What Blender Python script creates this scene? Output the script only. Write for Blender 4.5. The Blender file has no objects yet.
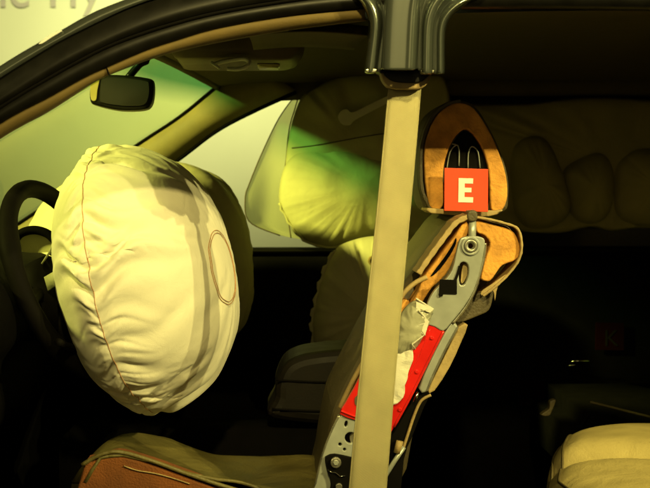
import bpy, bmesh, math, random
import numpy as np
from mathutils import Vector, Matrix, noise
from mathutils.bvhtree import BVHTree
random.seed(4)
S = bpy.context.scene
R = math.radians
# ------------------------------------------------------------------ camera
CAM = Vector((0, -2.2, 1.12)); FPX = 1232.0
cam = bpy.data.objects.new('camera', bpy.data.cameras.new('camera')); S.collection.objects.link(cam)
cam.location = CAM
cam.rotation_euler = (R(90 - 2.74), 0, R(-2.09))
cam.data.sensor_width = 36; cam.data.lens = 36 * FPX / 650; cam.data.clip_end = 200; cam.data.clip_start = .05
cam.data.dof.use_dof = True; cam.data.dof.focus_distance = 2.15; cam.data.dof.aperture_fstop = 9
S.camera = cam
# ------------------------------------------------------------------ world, lamps, exposure
w = bpy.data.worlds.new('World'); S.world = w; w.use_nodes = True
w.node_tree.nodes['Background'].inputs[0].default_value = (1, .80, .36, 1)
w.node_tree.nodes['Background'].inputs[1].default_value = .013
S.view_settings.view_transform = 'Standard'; S.view_settings.look = 'None'
S.view_settings.exposure = 0; S.view_settings.gamma = 1
def lamp(name, kind, loc, target, energy, col, size=.03, cone=None, blend=.3, size_y=None):
    d = bpy.data.lights.new(name, kind); d.energy = energy; d.color = col
    o = bpy.data.objects.new(name, d); S.collection.objects.link(o); o.location = loc
    o.rotation_euler = (Vector(target) - Vector(loc)).to_track_quat('-Z', 'Y').to_euler()
    if kind == 'AREA':
        d.size = size
        if size_y: d.shape = 'RECTANGLE'; d.size_y = size_y
    else: d.shadow_soft_size = size
    if kind == 'SPOT': d.spot_size = R(cone); d.spot_blend = blend
    return o
WARM = (1, .82, .27)
lamp('key_spot', 'SPOT', (3.05, -3.25, 3.02), (.05, -.1, 1.12), 600, (1, .86, .30), .022, 22, 1.0)
lamp('key_spot_twin', 'SPOT', (3.22, -3.02, 3.06), (.05, -.1, 1.10), 430, (1, .86, .30), .022, 22, 1.0)
lamp('front_spot', 'SPOT', (.05, -4.3, 3.72), (.02, -.1, 1.14), 880, WARM, .085, 16, 1.0)
lamp('windscreen_spot', 'SPOT', (-3.5, -1.3, 2.95), (.14, .98, 1.05), 2700, (1, .86, .27), .16, 31, 1.0)
lamp('wall_wash', 'SPOT', (-1.1, 1.5, 4.4), (-.9, 4.2, .0), 620, (1, .86, .40), .15, 80, 1.0)
lamp('wall_fill_low', 'SPOT', (.5, 2.2, 3.1), (-.3, 4.2, 1.0), 560, (1, .88, .40), .15, 80, 1.0)  # second lamp, unseen, added to brighten the lower wall
lamp('rear_fill_spot', 'SPOT', (2.7, -2.6, 3.3), (.66, 0, .6), 1000, (1, .84, .22), .03, 10, .5)  # added spot with no seen source, brightens the rear seat
lamp('hall_light', 'AREA', (-.6, -4.8, 2.1), (0, 0, 1.0), 13, (1, .80, .30), 2.2)

# ------------------------------------------------------------------ helpers
ROT = cam.rotation_euler.to_matrix()
def P(px, py, Y):
    """photo pixel (650x488) met at depth plane Y"""
    d = ROT @ Vector(((px - 325) / FPX, -(py - 244) / FPX, -1))
    return CAM + d * ((Y - CAM.y) / d.y)
def Pl(pts, Y): return [P(a, b, Y) for a, b in pts]
C = S.collection
def link(name, me, mat=None, parent=None, smooth=False):
    o = bpy.data.objects.new(name, me); C.objects.link(o)
    if mat: me.materials.clear(); me.materials.append(mat)
    if parent: o.parent = parent
    for p in me.polygons: p.use_smooth = smooth
    return o
def from_py(name, V, F, mat, parent=None, smooth=True):
    me = bpy.data.meshes.new(name); me.from_pydata([tuple(v) for v in V], [], F); me.update()
    bm = bmesh.new(); bm.from_mesh(me); bmesh.ops.recalc_face_normals(bm, faces=bm.faces); bm.to_mesh(me); bm.free()
    return link(name, me, mat, parent, smooth)
def tag(o, label, cat, group=None):
    o['label'] = label; o['category'] = cat
    if group: o['group'] = group
    return o
def thing(name, label, cat):
    o = bpy.data.objects.new(name, None); C.objects.link(o); o.empty_display_size = .05
    return tag(o, label, cat)
def cr(pts, n=6, closed=False):
    """Catmull-Rom resample of vectors"""
    pts = [Vector(p) for p in pts]; N = len(pts); out = []
    segs = N if closed else N - 1
    for i in range(segs):
        if closed: p0, p1, p2, p3 = (pts[(i + k) % N] for k in (-1, 0, 1, 2))
        else: p0 = pts[max(i - 1, 0)]; p1 = pts[i]; p2 = pts[i + 1]; p3 = pts[min(i + 2, N - 1)]
        for k in range(n):
            t = k / n
            out.append(.5 * ((2 * p1) + (p2 - p0) * t + (2 * p0 - 5 * p1 + 4 * p2 - p3) * t * t + (3 * p1 - p0 - 3 * p2 + p3) * t ** 3))
    if not closed: out.append(pts[-1])
    return out
def resample(pts, n):
    L = [0]
    for a, b in zip(pts, pts[1:]): L.append(L[-1] + (b - a).length)
    out = []; j = 0
    for i in range(n):
        t = L[-1] * i / (n - 1)
        while j < len(L) - 2 and L[j + 1] < t: j += 1
        f = (t - L[j]) / max(L[j + 1] - L[j], 1e-9); out.append(pts[j].lerp(pts[j + 1], min(max(f, 0), 1)))
    return out
def loft(name, lines, mat, parent=None, closed_u=False, n=None, smooth=True, solid=0):
    """surface through polylines of world points"""
    if n: lines = [resample(cr(l, 8), n) for l in lines]
    m = len(lines[0]); V = [v for l in lines for v in l]; F = []
    rows = len(lines)
    for r in range(rows if closed_u else rows - 1):
        a = r * m; b = ((r + 1) % rows) * m
        for i in range(m - 1): F.append((a + i, a + i + 1, b + i + 1, b + i))
    if closed_u:
        F.append(tuple(r * m for r in range(rows))); F.append(tuple(r * m + m - 1 for r in range(rows))[::-1])
    o = from_py(name, V, F, mat, parent, smooth)
    if solid:
        md = o.modifiers.new('solid', 'SOLIDIFY'); md.thickness = solid; md.offset = 0
    return o
def plate(name, loops, Y0, Y1, mat, parent=None, bevel=.0, px=True, smooth=False, at=None):
    """filled outline(s) (photo pixels on plane Y0, later loops are holes) extruded from Y0 back to Y1"""
    cu = bpy.data.curves.new('t', 'CURVE'); cu.dimensions = '2D'; cu.fill_mode = 'BOTH'
    cu.extrude = max((Y1 - Y0) / 2 - bevel, 1e-5); cu.bevel_depth = bevel; cu.bevel_resolution = 2 if bevel else 0
    cu.offset = -bevel
    for L in loops:
        pts = [(P(a, b, at if at is not None else Y0)) for a, b in L] if px else [Vector((a, 0, b)) for a, b in L]
        sp = cu.splines.new('POLY'); sp.points.add(len(pts) - 1); sp.use_cyclic_u = True
        for q, p in zip(sp.points, pts): q.co = (p.x, p.z, 0, 1)
    t = bpy.data.objects.new('t', cu); C.objects.link(t)
    me = bpy.data.meshes.new_from_object(t.evaluated_get(bpy.context.evaluated_depsgraph_get()))
    bpy.data.objects.remove(t); bpy.data.curves.remove(cu)
    mid = (Y0 + Y1) / 2
    for v in me.vertices: v.co = Vector((v.co.x, mid - v.co.z, v.co.y))
    bm = bmesh.new(); bm.from_mesh(me); bmesh.ops.remove_doubles(bm, verts=bm.verts, dist=1e-5)
    bmesh.ops.recalc_face_normals(bm, faces=bm.faces); bm.to_mesh(me); bm.free()
    me.name = name
    return link(name, me, mat, parent, smooth)
def sm(pts, n=5, closed=True):
    return [(v.x, v.y) for v in cr([Vector((a, b, 0)) for a, b in pts], n, closed)]
def circ(cx, cy, r, n=20, ry=None, ang=0):
    ry = ry or r; a = R(ang)
    return [(cx + r * math.cos(t) * math.cos(a) - ry * math.sin(t) * math.sin(a), cy + r * math.cos(t) * math.sin(a) + ry * math.sin(t) * math.cos(a))
            for t in (2 * math.pi * k / n for k in range(n))]
def ribbon(line, wd, taper=0):
    """outline of a strip of width wd px along a pixel polyline"""
    v = cr([Vector((a, b, 0)) for a, b in line], 6); A = []; B = []
    for i, p in enumerate(v):
        d = (v[min(i + 1, len(v) - 1)] - v[max(i - 1, 0)]).normalized(); nrm = Vector((-d.y, d.x, 0)) * wd / 2 * (1 + .12 * math.sin(i * 1.9) * (taper > 0))
        A.append(p + nrm); B.append(p - nrm)
    return [(p.x, p.y) for p in A + B[::-1]]
def tube(name, pts, r, mat, parent=None, seg=8, smoothn=0, closed=False, radii=None):
    pts = [Vector(p) for p in pts]
    if smoothn: pts = cr(pts, smoothn, closed)
    N = len(pts); V = []; F = []; up = None
    for i, p in enumerate(pts):
        a = pts[(i - 1) % N] if closed or i else p; b = pts[(i + 1) % N] if closed or i < N - 1 else p
        d = (b - a).normalized()
        if up is None: up = d.orthogonal().normalized()
        up = (up - d * up.dot(d)).normalized(); s = d.cross(up)
        rr = radii[i] if radii else r
        for k in range(seg):
            t = 2 * math.pi * k / seg; V.append(p + (up * math.cos(t) + s * math.sin(t)) * rr)
    for i in range(N if closed else N - 1):
        j = (i + 1) % N
        for k in range(seg): F.append((i * seg + k, i * seg + (k + 1) % seg, j * seg + (k + 1) % seg, j * seg + k))
    if not closed: F.append(tuple(range(seg))[::-1]); F.append(tuple((N - 1) * seg + k for k in range(seg)))
    return from_py(name, V, F, mat, parent, True)
def box(name, lo, hi, mat, parent=None, bevel=.004, rot=None):
    bm = bmesh.new(); bmesh.ops.create_cube(bm, size=1)
    lo = Vector(lo); hi = Vector(hi)
    for v in bm.verts: v.co = Vector([(lo[i] + hi[i]) / 2 + v.co[i] * (hi[i] - lo[i]) for i in range(3)])
    if bevel: bmesh.ops.bevel(bm, geom=bm.edges[:], offset=bevel, segments=2, affect='EDGES')
    me = bpy.data.meshes.new(name); bm.to_mesh(me); bm.free()
    return link(name, me, mat, parent, bevel > 0)
def pillow(name, outline, Yc, T, mat, parent=None, wr=.25, freq=9, rings=26, Tb=None, p=2.4, center=None, seed=0, back=True, fold=None, edge=4):
    """closed inflated cushion from a star-shaped pixel outline at depth Yc"""
    B = [P(a, b, Yc) for a, b in sm(outline, 8)]; n = len(B)
    c = P(*center, Yc) if center else sum(B, Vector()) / n
    V = []; F = []
    Tb = T if Tb is None else Tb
    def layer(sg, th):
        idx = []
        for i in range(rings + 1):
            s = i / rings; row = []
            for k, b in enumerate(B):
                if i == 0 and k: row.append(row[0]); continue
                if i == rings and sg > 0: row.append(base[k]); continue
                q = c.lerp(b, s); a = 2 * math.pi * k / n
                h = th * max(1 - s ** p, 0) ** .55
                nz = noise.noise(Vector((math.cos(a) * freq * .5, math.sin(a) * freq * .5, seed + s * .7)))
                n2 = noise.noise(Vector((q.x * 14 + seed, q.z * 14, 3)))
                h *= 1 + wr * (nz * s ** edge + (.6 if edge < 5 else .1) * n2)
                if fold: h *= fold(q)
                V.append(Vector((q.x, Yc + sg * h, q.z))); row.append(len(V) - 1)
            idx.append(row)
        for i in range(rings):
            for k in range(n):
                k2 = (k + 1) % n
                f = [idx[i][k], idx[i + 1][k], idx[i + 1][k2], idx[i][k2]]
                if i == 0: f = f[:3]
                F.append(tuple(f))
        return idx[rings]
    base = layer(-1, T)
    if back: layer(1, Tb)
    return from_py(name, V, F, mat, parent, True)

# ------------------------------------------------------------------ materials
def mat(name, col, rough=.6, metal=0, var=.12, scale=30, bump=.0, bscale=200, coat=0, spec=.5, trans=0, detail=4, sheen=0, col2=None, bump2=0, b2scale=40, weave=0):
    m = bpy.data.materials.new(name); m.use_nodes = True; nt = m.node_tree; N = nt.nodes; Lk = nt.links
    b = N['Principled BSDF']; b.inputs['Roughness'].default_value = rough; b.inputs['Metallic'].default_value = metal
    b.inputs['Coat Weight'].default_value = coat; b.inputs['Coat Roughness'].default_value = .06
    b.inputs['Specular IOR Level'].default_value = spec; b.inputs['Sheen Weight'].default_value = sheen
    tc = N.new('ShaderNodeTexCoord'); nz = N.new('ShaderNodeTexNoise'); nz.inputs['Scale'].default_value = scale; nz.inputs['Detail'].default_value = detail
    Lk.new(tc.outputs['Object'], nz.inputs['Vector'])
    rp = N.new('ShaderNodeValToRGB'); rp.color_ramp.elements[0].position = .3; rp.color_ramp.elements[1].position = .7
    c2 = col2 or tuple(c * (1 + var) for c in col)
    rp.color_ramp.elements[0].color = (*[c * (1 - var) for c in col], 1); rp.color_ramp.elements[1].color = (*c2, 1)
    Lk.new(nz.outputs['Fac'], rp.inputs['Fac']); Lk.new(rp.outputs['Color'], b.inputs['Base Color'])
    mr = N.new('ShaderNodeMapRange'); mr.inputs['To Min'].default_value = max(rough - .1, .03); mr.inputs['To Max'].default_value = min(rough + .12, 1)
    Lk.new(nz.outputs['Fac'], mr.inputs['Value']); Lk.new(mr.outputs[0], b.inputs['Roughness'])
    if bump:
        n2 = N.new('ShaderNodeTexNoise'); n2.inputs['Scale'].default_value = bscale; n2.inputs['Detail'].default_value = 6
        Lk.new(tc.outputs['Object'], n2.inputs['Vector'])
        bp = N.new('ShaderNodeBump'); bp.inputs['Strength'].default_value = bump; bp.inputs['Distance'].default_value = .002
        Lk.new(n2.outputs['Fac'], bp.inputs['Height']); Lk.new(bp.outputs['Normal'], b.inputs['Normal'])
    if bump2:
        n3 = N.new('ShaderNodeTexNoise'); n3.inputs['Scale'].default_value = b2scale; n3.inputs['Detail'].default_value = 5; n3.inputs['Distortion'].default_value = 1.2
        Lk.new(tc.outputs['Object'], n3.inputs['Vector'])
        b2 = N.new('ShaderNodeBump'); b2.inputs['Strength'].default_value = bump2; b2.inputs['Distance'].default_value = .006
        Lk.new(n3.outputs['Fac'], b2.inputs['Height']); Lk.new(b2.outputs['Normal'], bp.inputs['Normal'])
    if weave:
        wv = N.new('ShaderNodeTexWave'); wv.inputs['Scale'].default_value = weave; wv.bands_direction = 'DIAGONAL'; wv.inputs['Distortion'].default_value = .6
        Lk.new(tc.outputs['Object'], wv.inputs['Vector'])
        b3 = N.new('ShaderNodeBump'); b3.inputs['Strength'].default_value = .6; b3.inputs['Distance'].default_value = .0015
        Lk.new(wv.outputs['Fac'], b3.inputs['Height']); Lk.new(b3.outputs['Normal'], bp.inputs['Normal'])
    if trans:
        t = N.new('ShaderNodeBsdfTranslucent'); Lk.new(rp.outputs['Color'], t.inputs['Color'])
        mx = N.new('ShaderNodeMixShader'); mx.inputs[0].default_value = trans
        Lk.new(b.outputs[0], mx.inputs[1]); Lk.new(t.outputs[0], mx.inputs[2]); Lk.new(mx.outputs[0], N['Material Output'].inputs['Surface'])
    return m
M = {}
M['wall'] = mat('wall_paint', (.49, .56, .39), .9, var=.05, scale=2, bump=.1, bscale=60)
M['letter'] = mat('letter_grey', (.36, .37, .32), .8, var=.03)
M['floor'] = mat('hall_carpet', (.05, .045, .04), .95, var=.2, bump=.4)
M['paint'] = mat('dark_metallic_paint', (.13, .145, .122), .2, metal=.7, var=.03, scale=8, coat=1)
M['black'] = mat('black_trim', (.006, .0055, .004), .4, var=.2, scale=40, bump=.02, bscale=300, spec=.22)
M['rubber'] = mat('black_rubber', (.004, .0034, .0026), .7, var=.2, spec=.06)
M['dark'] = mat('dark_interior_plastic', (.0028, .0024, .0022), .85, var=.2, bump=.3, bscale=500, spec=.05)
M['tan'] = mat('tan_pillar_trim', (.13, .086, .020), .75, var=.1, bump=.2, bscale=400)
M['headliner'] = mat('brown_headliner', (.072, .056, .024), .95, var=.12, bump=.4, bscale=700)
M['console'] = mat('headliner_plastic', (.085, .055, .026), .5, var=.1, bump=.2, bscale=400)
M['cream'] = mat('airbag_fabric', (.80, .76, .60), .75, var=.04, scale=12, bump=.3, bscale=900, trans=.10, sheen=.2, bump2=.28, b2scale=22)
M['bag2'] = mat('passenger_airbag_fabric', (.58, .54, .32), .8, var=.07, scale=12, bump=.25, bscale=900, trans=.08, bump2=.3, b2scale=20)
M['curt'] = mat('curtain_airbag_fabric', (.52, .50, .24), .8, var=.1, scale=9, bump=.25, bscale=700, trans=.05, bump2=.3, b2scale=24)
M['curt_shade'] = mat('shaded_curtain_fabric', (.30, .26, .10), .85, var=.12, scale=9, bump=.25, bscale=700, bump2=.4, b2scale=18)  # same curtain fabric, colour darkened for the shade at the rear
M['belt'] = mat('beige_webbing', (.52, .455, .22), .65, var=.08, scale=25, bump=.4, bscale=900, weave=260)
M['thread'] = mat('brown_red_thread', (.40, .19, .07), .7, var=.25, scale=300)
M['thread2'] = mat('dark_thread', (.10, .07, .03), .7)
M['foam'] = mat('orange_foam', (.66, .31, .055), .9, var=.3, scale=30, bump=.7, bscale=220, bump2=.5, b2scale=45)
M['foam_shade'] = mat('shaded_cushion_foam', (.20, .062, .011), .9, var=.25, scale=18, bump=.9, bscale=300)  # orange foam with its colour darkened to stand in for shade
M['cover'] = mat('tan_leather_edge', (.38, .27, .11), .6, var=.2, scale=40, bump=.4, bscale=250)
M['leather'] = mat('olive_leather', (.085, .066, .032), .5, var=.2, scale=25, bump=.5, bscale=260)
M['lleather'] = mat('light_leather', (.52, .42, .20), .42, var=.1, scale=15, bump=.4, bscale=300, bump2=.5, b2scale=14)
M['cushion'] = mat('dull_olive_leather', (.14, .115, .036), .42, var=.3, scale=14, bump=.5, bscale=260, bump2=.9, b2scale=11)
M['steel'] = mat('grey_painted_steel', (.40, .42, .37), .35, metal=.35, var=.08, scale=40, bump=.15, bscale=80)
M['zinc'] = mat('bright_zinc', (.62, .60, .48), .28, metal=.9, var=.1, scale=50)
M['red'] = mat('red_painted_steel', (.62, .014, .010), .22, var=.15, scale=20, coat=.6, bump=.3, bscale=25)
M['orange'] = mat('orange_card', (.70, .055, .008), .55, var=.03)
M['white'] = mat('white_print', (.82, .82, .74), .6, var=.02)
M['foil'] = mat('silver_foil_pack', (.40, .39, .27), .35, var=.15, scale=30, bump=.5, bscale=90, trans=.1)
M['mirror'] = mat('mirror_glass', (.05, .05, .045), .08, metal=.6, var=.05)
M['chrome'] = mat('chrome', (.7, .7, .66), .12, metal=1, var=.05)
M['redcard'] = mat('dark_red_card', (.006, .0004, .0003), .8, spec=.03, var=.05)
M['lens'] = mat('amber_lens', (.40, .34, .12), .3, var=.1)
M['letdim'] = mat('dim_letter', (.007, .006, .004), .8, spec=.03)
M['console2'] = mat('dark_brown_armrest', (.006, .0042, .002), .6, var=.2, scale=25, bump=.12, bscale=260, spec=.25)
M['olive'] = mat('olive_pillar_trim', (.19, .16, .06), .65, var=.1, bump=.2, bscale=400)
def glassmat(name, col, gl=.07):
    m = bpy.data.materials.new(name); m.use_nodes = True; nt = m.node_tree; N = nt.nodes
    N.remove(N['Principled BSDF'])
    t = N.new('ShaderNodeBsdfTransparent'); g = N.new('ShaderNodeBsdfGlossy'); g.inputs['Roughness'].default_value = .03
    ly = N.new('ShaderNodeLayerWeight'); ly.inputs['Blend'].default_value = .5
    pw = N.new('ShaderNodeMath'); pw.operation = 'POWER'; pw.inputs[1].default_value = 4; nt.links.new(ly.outputs['Facing'], pw.inputs[0])
    lw = N.new('ShaderNodeMath'); lw.operation = 'MULTIPLY_ADD'; lw.inputs[1].default_value = .5; lw.inputs[2].default_value = .035; nt.links.new(pw.outputs[0], lw.inputs[0])
    tc = N.new('ShaderNodeTexCoord'); sp = N.new('ShaderNodeSeparateXYZ'); nt.links.new(tc.outputs['Object'], sp.inputs[0])
    rp = N.new('ShaderNodeValToRGB')     # tinted sun band at the top of the pane, a colour of the glass itself
    mr = N.new('ShaderNodeMapRange'); mr.inputs['From Min'].default_value = 1.285; mr.inputs['From Max'].default_value = 1.37
    nt.links.new(sp.outputs['Z'], mr.inputs['Value']); nt.links.new(mr.outputs[0], rp.inputs['Fac'])
    rp.color_ramp.elements[0].color = (*col, 1); rp.color_ramp.elements[0].position = .45
    rp.color_ramp.elements[1].color = (col[0] * .10, col[1] * .30, col[2] * .25, 1)
    nt.links.new(rp.outputs['Color'], t.inputs['Color'])
    mx = N.new('ShaderNodeMixShader'); nt.links.new(lw.outputs[0], mx.inputs[0]); nt.links.new(t.outputs[0], mx.inputs[1]); nt.links.new(g.outputs[0], mx.inputs[2])
    nt.links.new(mx.outputs[0], N['Material Output'].inputs['Surface'])
    return m
M['wind'] = glassmat('green_windscreen_glass', (.70, .80, .47))
m = M['blocker'] = mat('black_blocker_sheet', (.004, .004, .004), .1, var=.05)  # for the added sheet that blocks the lit wall
m = bpy.data.materials.new('sail_fabric'); m.use_nodes = True; N = m.node_tree.nodes; Lk = m.node_tree.links; b = N['Principled BSDF']
b.inputs['Base Color'].default_value = (.62, .62, .36, 1); b.inputs['Roughness'].default_value = .8
tr = N.new('ShaderNodeBsdfTransparent'); tr.inputs[0].default_value = (.80, .84, .55, 1)
tl = N.new('ShaderNodeBsdfTranslucent'); tl.inputs[0].default_value = (.55, .57, .28, 1)
a1 = N.new('ShaderNodeMixShader'); a1.inputs[0].default_value = .35; a2 = N.new('ShaderNodeMixShader'); a2.inputs[0].default_value = .45
Lk.new(b.outputs[0], a1.inputs[1]); Lk.new(tl.outputs[0], a1.inputs[2]); Lk.new(a1.outputs[0], a2.inputs[1]); Lk.new(tr.outputs[0], a2.inputs[2])
Lk.new(a2.outputs[0], N['Material Output'].inputs['Surface']); M['sail'] = m

# ------------------------------------------------------------------ the setting
def structure(o): o['kind'] = 'structure'; return o
fl = from_py('floor', [(-5, -4, 0), (5, -4, 0), (5, 5.2, 0), (-5, 5.2, 0)], [(0, 1, 2, 3)], M['floor']); structure(fl)
WY = 4.2
wl = box('wall', (-3.6, WY, 0), (1.0, WY + .1, 3.2), M['wall'], bevel=.01); structure(wl)
def text(name, s, px, py, hpx, Y, mt, parent=None, th=.004, bold=0):
    cu = bpy.data.curves.new('t', 'FONT'); cu.body = s; cu.extrude = th; cu.offset = bold
    t = bpy.data.objects.new('t', cu); C.objects.link(t)
    me = bpy.data.meshes.new_from_object(t.evaluated_get(bpy.context.evaluated_depsgraph_get())); bpy.data.objects.remove(t)
    o0 = P(px, py, Y); sc = (P(px, py - hpx, Y) - o0).length / .69
    for v in me.vertices: v.co = Vector((o0.x + v.co.x * sc, Y - v.co.z * sc, o0.z + v.co.y * sc))
    return link(name, me, mt, parent)
for ch_, x_, h_ in (('n', -14, 30), ('e', 9.5, 30), ('H', 48, 29), ('y', 83, 27)):
    text('letter', ch_, x_, 6.5, h_, WY - .006, M['letter'], wl, th=.001, bold=.012)

# ------------------------------------------------------------------ car shell
car = thing('cutaway_car', 'dark car body shell with its near doors cut away and the centre pillar sawn off', 'car')
car.location = (0, 0, 0)
yo = -.41
def ext(pts):          # carry the roof rail on past both frame edges, down to the cowl and back over the rear door
    return pts
def rail(pts, Y): return [P(a, b, Y) for a, b in pts]
r_out = [(-260, 262), (-160, 181), (-80, 120), (0, 66), (40, 42), (60, 31), (90, 14), (116, 3), (150, -9), (200, -22), (260, -32), (330, -40), (420, -46), (560, -50), (760, -44)]
r_mid = [(-255, 272), (-158, 192), (-80, 132), (0, 78), (40, 53), (60, 41), (100, 21), (128, 8), (160, -3), (205, -14), (262, -22), (332, -29), (420, -34), (560, -38), (760, -33)]
r_m2 = [(-250, 290), (-155, 205), (-80, 149), (0, 97), (42, 70), (66, 56), (104, 38), (132, 26), (165, 14), (208, 3), (264, -8), (334, -16), (420, -21), (560, -25), (760, -20)]
r_gro = [(-246, 302), (-152, 216), (-78, 160), (0, 107), (48, 78), (84, 58), (106, 47), (134, 36), (168, 25), (210, 14), (265, 4), (335, -5), (420, -9), (560, -12), (760, -8)]
r_low = [(-240, 320), (-148, 234), (-75, 177), (0, 125), (50, 98), (84, 79), (108, 68), (145, 52), (175, 42), (220, 29), (290, 17), (365, 10), (440, 9), (560, 9), (760, 12)]
r_tan = [(-236, 334), (-145, 247), (-72, 190), (0, 138), (50, 110), (90, 84), (112, 73), (152, 58), (180, 50), (222, 41), (292, 29), (366, 20), (440, 10), (560, 10), (760, 13)]
def off(l, dy): return [(a, b + dy) for a, b in l]
NR = 90
rb = loft('roof_rail', [rail(r_out, -.30), rail(off(r_out, 1), -.36), rail(off(r_out, 4), -.385), rail(off(r_mid, -2), -.392), rail(r_mid, -.386),
      rail(off(r_mid, 3), -.40), rail(r_m2, -.412), rail(off(r_gro, -3), -.412), rail(off(r_gro, -1), -.40), rail(off(r_gro, 1), -.40), rail(off(r_gro, 3), -.408), rail(off(r_low, -4), -.405), rail(r_low, -.392), rail(off(r_low, 1), -.33), rail(off(r_out, 6), -.29)],
      M['black'], car, closed_u=True, n=NR)
loft('drip_moulding', [rail(off(r_out, 0.2), -.372), rail(off(r_out, 1), -.3945), rail(off(r_out, 6), -.399), rail(off(r_mid, -1), -.399), rail(off(r_mid, 0), -.390)], M['paint'], rb, n=NR, solid=.002)
tube('weather_seal', resample(cr(rail(r_gro, -.406), 8), NR), .0035, M['rubber'], rb, seg=6)
t_low, t_tan = r_low[:12], r_tan[:12]
tri = loft('rail_trim', [rail(off(t_low, -1.5), -.385), rail(off(t_low, .3), -.396), rail(off(t_low, 6), -.394), rail(off(t_tan, -1), -.385), rail(off(t_tan, 0), -.36), rail(off(t_tan, -2), -.33)], M['tan'], car, n=NR, solid=.003)
plate('trim_joint', [ribbon([(106, 66), (109, 75)], 1.2)], -.3995, -.394, M['dark'], tri)
# added white sliver, a light glint painted on the roof edge
plate('roof_glint', [sm([(39, 43), (50, 34.5), (60, 30), (61, 31.5), (52, 37), (42, 43.5)], 4)], -.4015, -.38, M['white'], rb, bevel=.0006)

# roof skin and headliner
nedge = [P(*q, -.36) for q in [(140, 61), (152, 57), (180, 49), (222, 40), (292, 28), (366, 20), (440, 14), (560, 11), (760, 12), (1250, 30)]]
nedge = resample(cr(nedge, 6), 40)
fedge = [Vector((v.x + .04 * max(0, 1 - i / 12), .99, 1.372 + .002 * min(i, 10))) for i, v in enumerate(nedge)]
def crown(a, b, t, h, fw=0):
    q = a.lerp(b, t); s = 4 * t * (1 - t); return q + Vector((-fw * s, 0, h * s))
rows = [[crown(a, b, t / 16, .045, .07 * max(0, 1 - i / 14)) for i, (a, b) in enumerate(zip(nedge, fedge))] for t in range(17)]
loft('headliner', rows, M['headliner'], car)
rows = [[crown(a, b, t / 16, .055, .09 * max(0, 1 - i / 14)) + Vector((-.02 if i == 0 else 0, 0, .055)) for i, (a, b) in enumerate(zip(nedge, fedge))] for t in range(17)]
loft('roof_skin', rows, M['paint'], car)
hd = [r[0] for r in [[crown(a, b, t / 16, .045, .07) for a, b in zip(nedge[:1], fedge[:1])] for t in range(17)]]
tube('windscreen_header', [h + Vector((.004, 0, .004)) for h in hd], .012, M['headliner'], car)
# windscreen
na = [P(*q, -.365) for q in [(138, 62), (112, 74), (50, 110), (0, 138), (-72, 190), (-145, 247), (-236, 330)]]
na = resample(cr(na, 6), 30)
fa = resample(cr([P(a, b, 1.0) for a, b in [(218, 85), (180, 116), (140, 142.5), (80, 183), (20, 222), (-30, 256), (-80, 292)]], 6), 30)
rows = []
for t in range(17):
    tt = t / 16; rows.append([crown(a, b, tt, .045 * (1 - i / 29) + .02, .07 + .10 * i / 29) for i, (a, b) in enumerate(zip(na, fa))])
loft('windscreen', rows, M['wind'], car)
# far windscreen pillar
upl = [(-30, 256), (20, 222), (80, 183), (140, 142.5), (180, 116), (218, 85), (250, 62)]
lol = [(20, 272), (70, 236), (120, 199), (175, 162), (215, 132), (250, 113), (296, 92)]
pil = loft('far_pillar_trim', [rail(upl, 1.06), rail(upl, 1.0), rail([(a * .75 + c * .25, b * .75 + d * .25) for (a, b), (c, d) in zip(upl, lol)], .972),
      rail([(a * .35 + c * .65, b * .35 + d * .65) for (a, b), (c, d) in zip(upl, lol)], .968), rail(off(lol, -2), .985), rail(lol, 1.06)], M['olive'], car, closed_u=True, n=30)
tube('glass_seal', rail(upl, .992), .0032, M['rubber'], pil, smoothn=5)
tube('door_seal', rail(off(lol, -.5), .992), .0065, M['rubber'], pil, smoothn=5)
# far roof rail (behind the curtain airbag)
fr = [v + Vector((.04, .03, -.01)) for v in fedge]
tube('far_roof_rail', fr, .03, M['headliner'], car)
# overhead console with map lamps
oc = [(186, 74), (205, 62), (240, 58), (268, 62), (296, 80), (285, 88), (262, 92), (235, 92), (205, 86)]
A0 = [Vector((-.235, .20, 0)), Vector((-.06, .20, 0)), Vector((-.02, .24, 0)), Vector((-.02, .40, 0)), Vector((-.06, .44, 0)), Vector((-.235, .44, 0)), Vector((-.25, .40, 0)), Vector((-.25, .24, 0))]
def outl(s, z, ox=.05): 
    c = Vector((-.14, .32, 0)); return [Vector(((p - c).x * s + c.x + ox, (p - c).y * s + c.y, z + .012)) for p in cr(A0, 4, True)]
ls = [outl(1.15, 1.40), outl(1.1, 1.372), outl(1.0, 1.354), outl(.9, 1.350)]
n0 = len(ls[0]); V = [v for l in ls for v in l]; F = [(r * n0 + i, r * n0 + (i + 1) % n0, (r + 1) * n0 + (i + 1) % n0, (r + 1) * n0 + i) for r in range(3) for i in range(n0)]; F.append(tuple(3 * n0 + i for i in range(n0)))
ocn = from_py('overhead_console', V, F, M['console'], car)
tube('grab_clip', [P(a, b, .186) for a, b in ((214, 64), (226, 61), (242, 58.8), (248.5, 61), (247, 66), (238, 69), (227, 68.5))], .0042, M['white'], ocn, smoothn=5)  # white colour stands in for the bright glint on the clip
tube('grab_clip', [P(211, 62, .184), P(220, 68.5, .184)], .0028, M['white'], ocn)
box('map_lamp', (-.045, .27, 1.357), (-.0, .36, 1.364), M['lens'], ocn, .003)
# sun visor folded against the headliner
V0 = loft('sun_visor', [[Vector((-.05 + .19 * u / 8 , -.27 + .40 * v / 8, 1.372 + .006 * math.sin(u / 8 * 3.1) + .02 * math.sin(v / 8 * 1.6) - .012)) for u in range(9)] for v in range(9)], M['headliner'], car, solid=.014)

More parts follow.
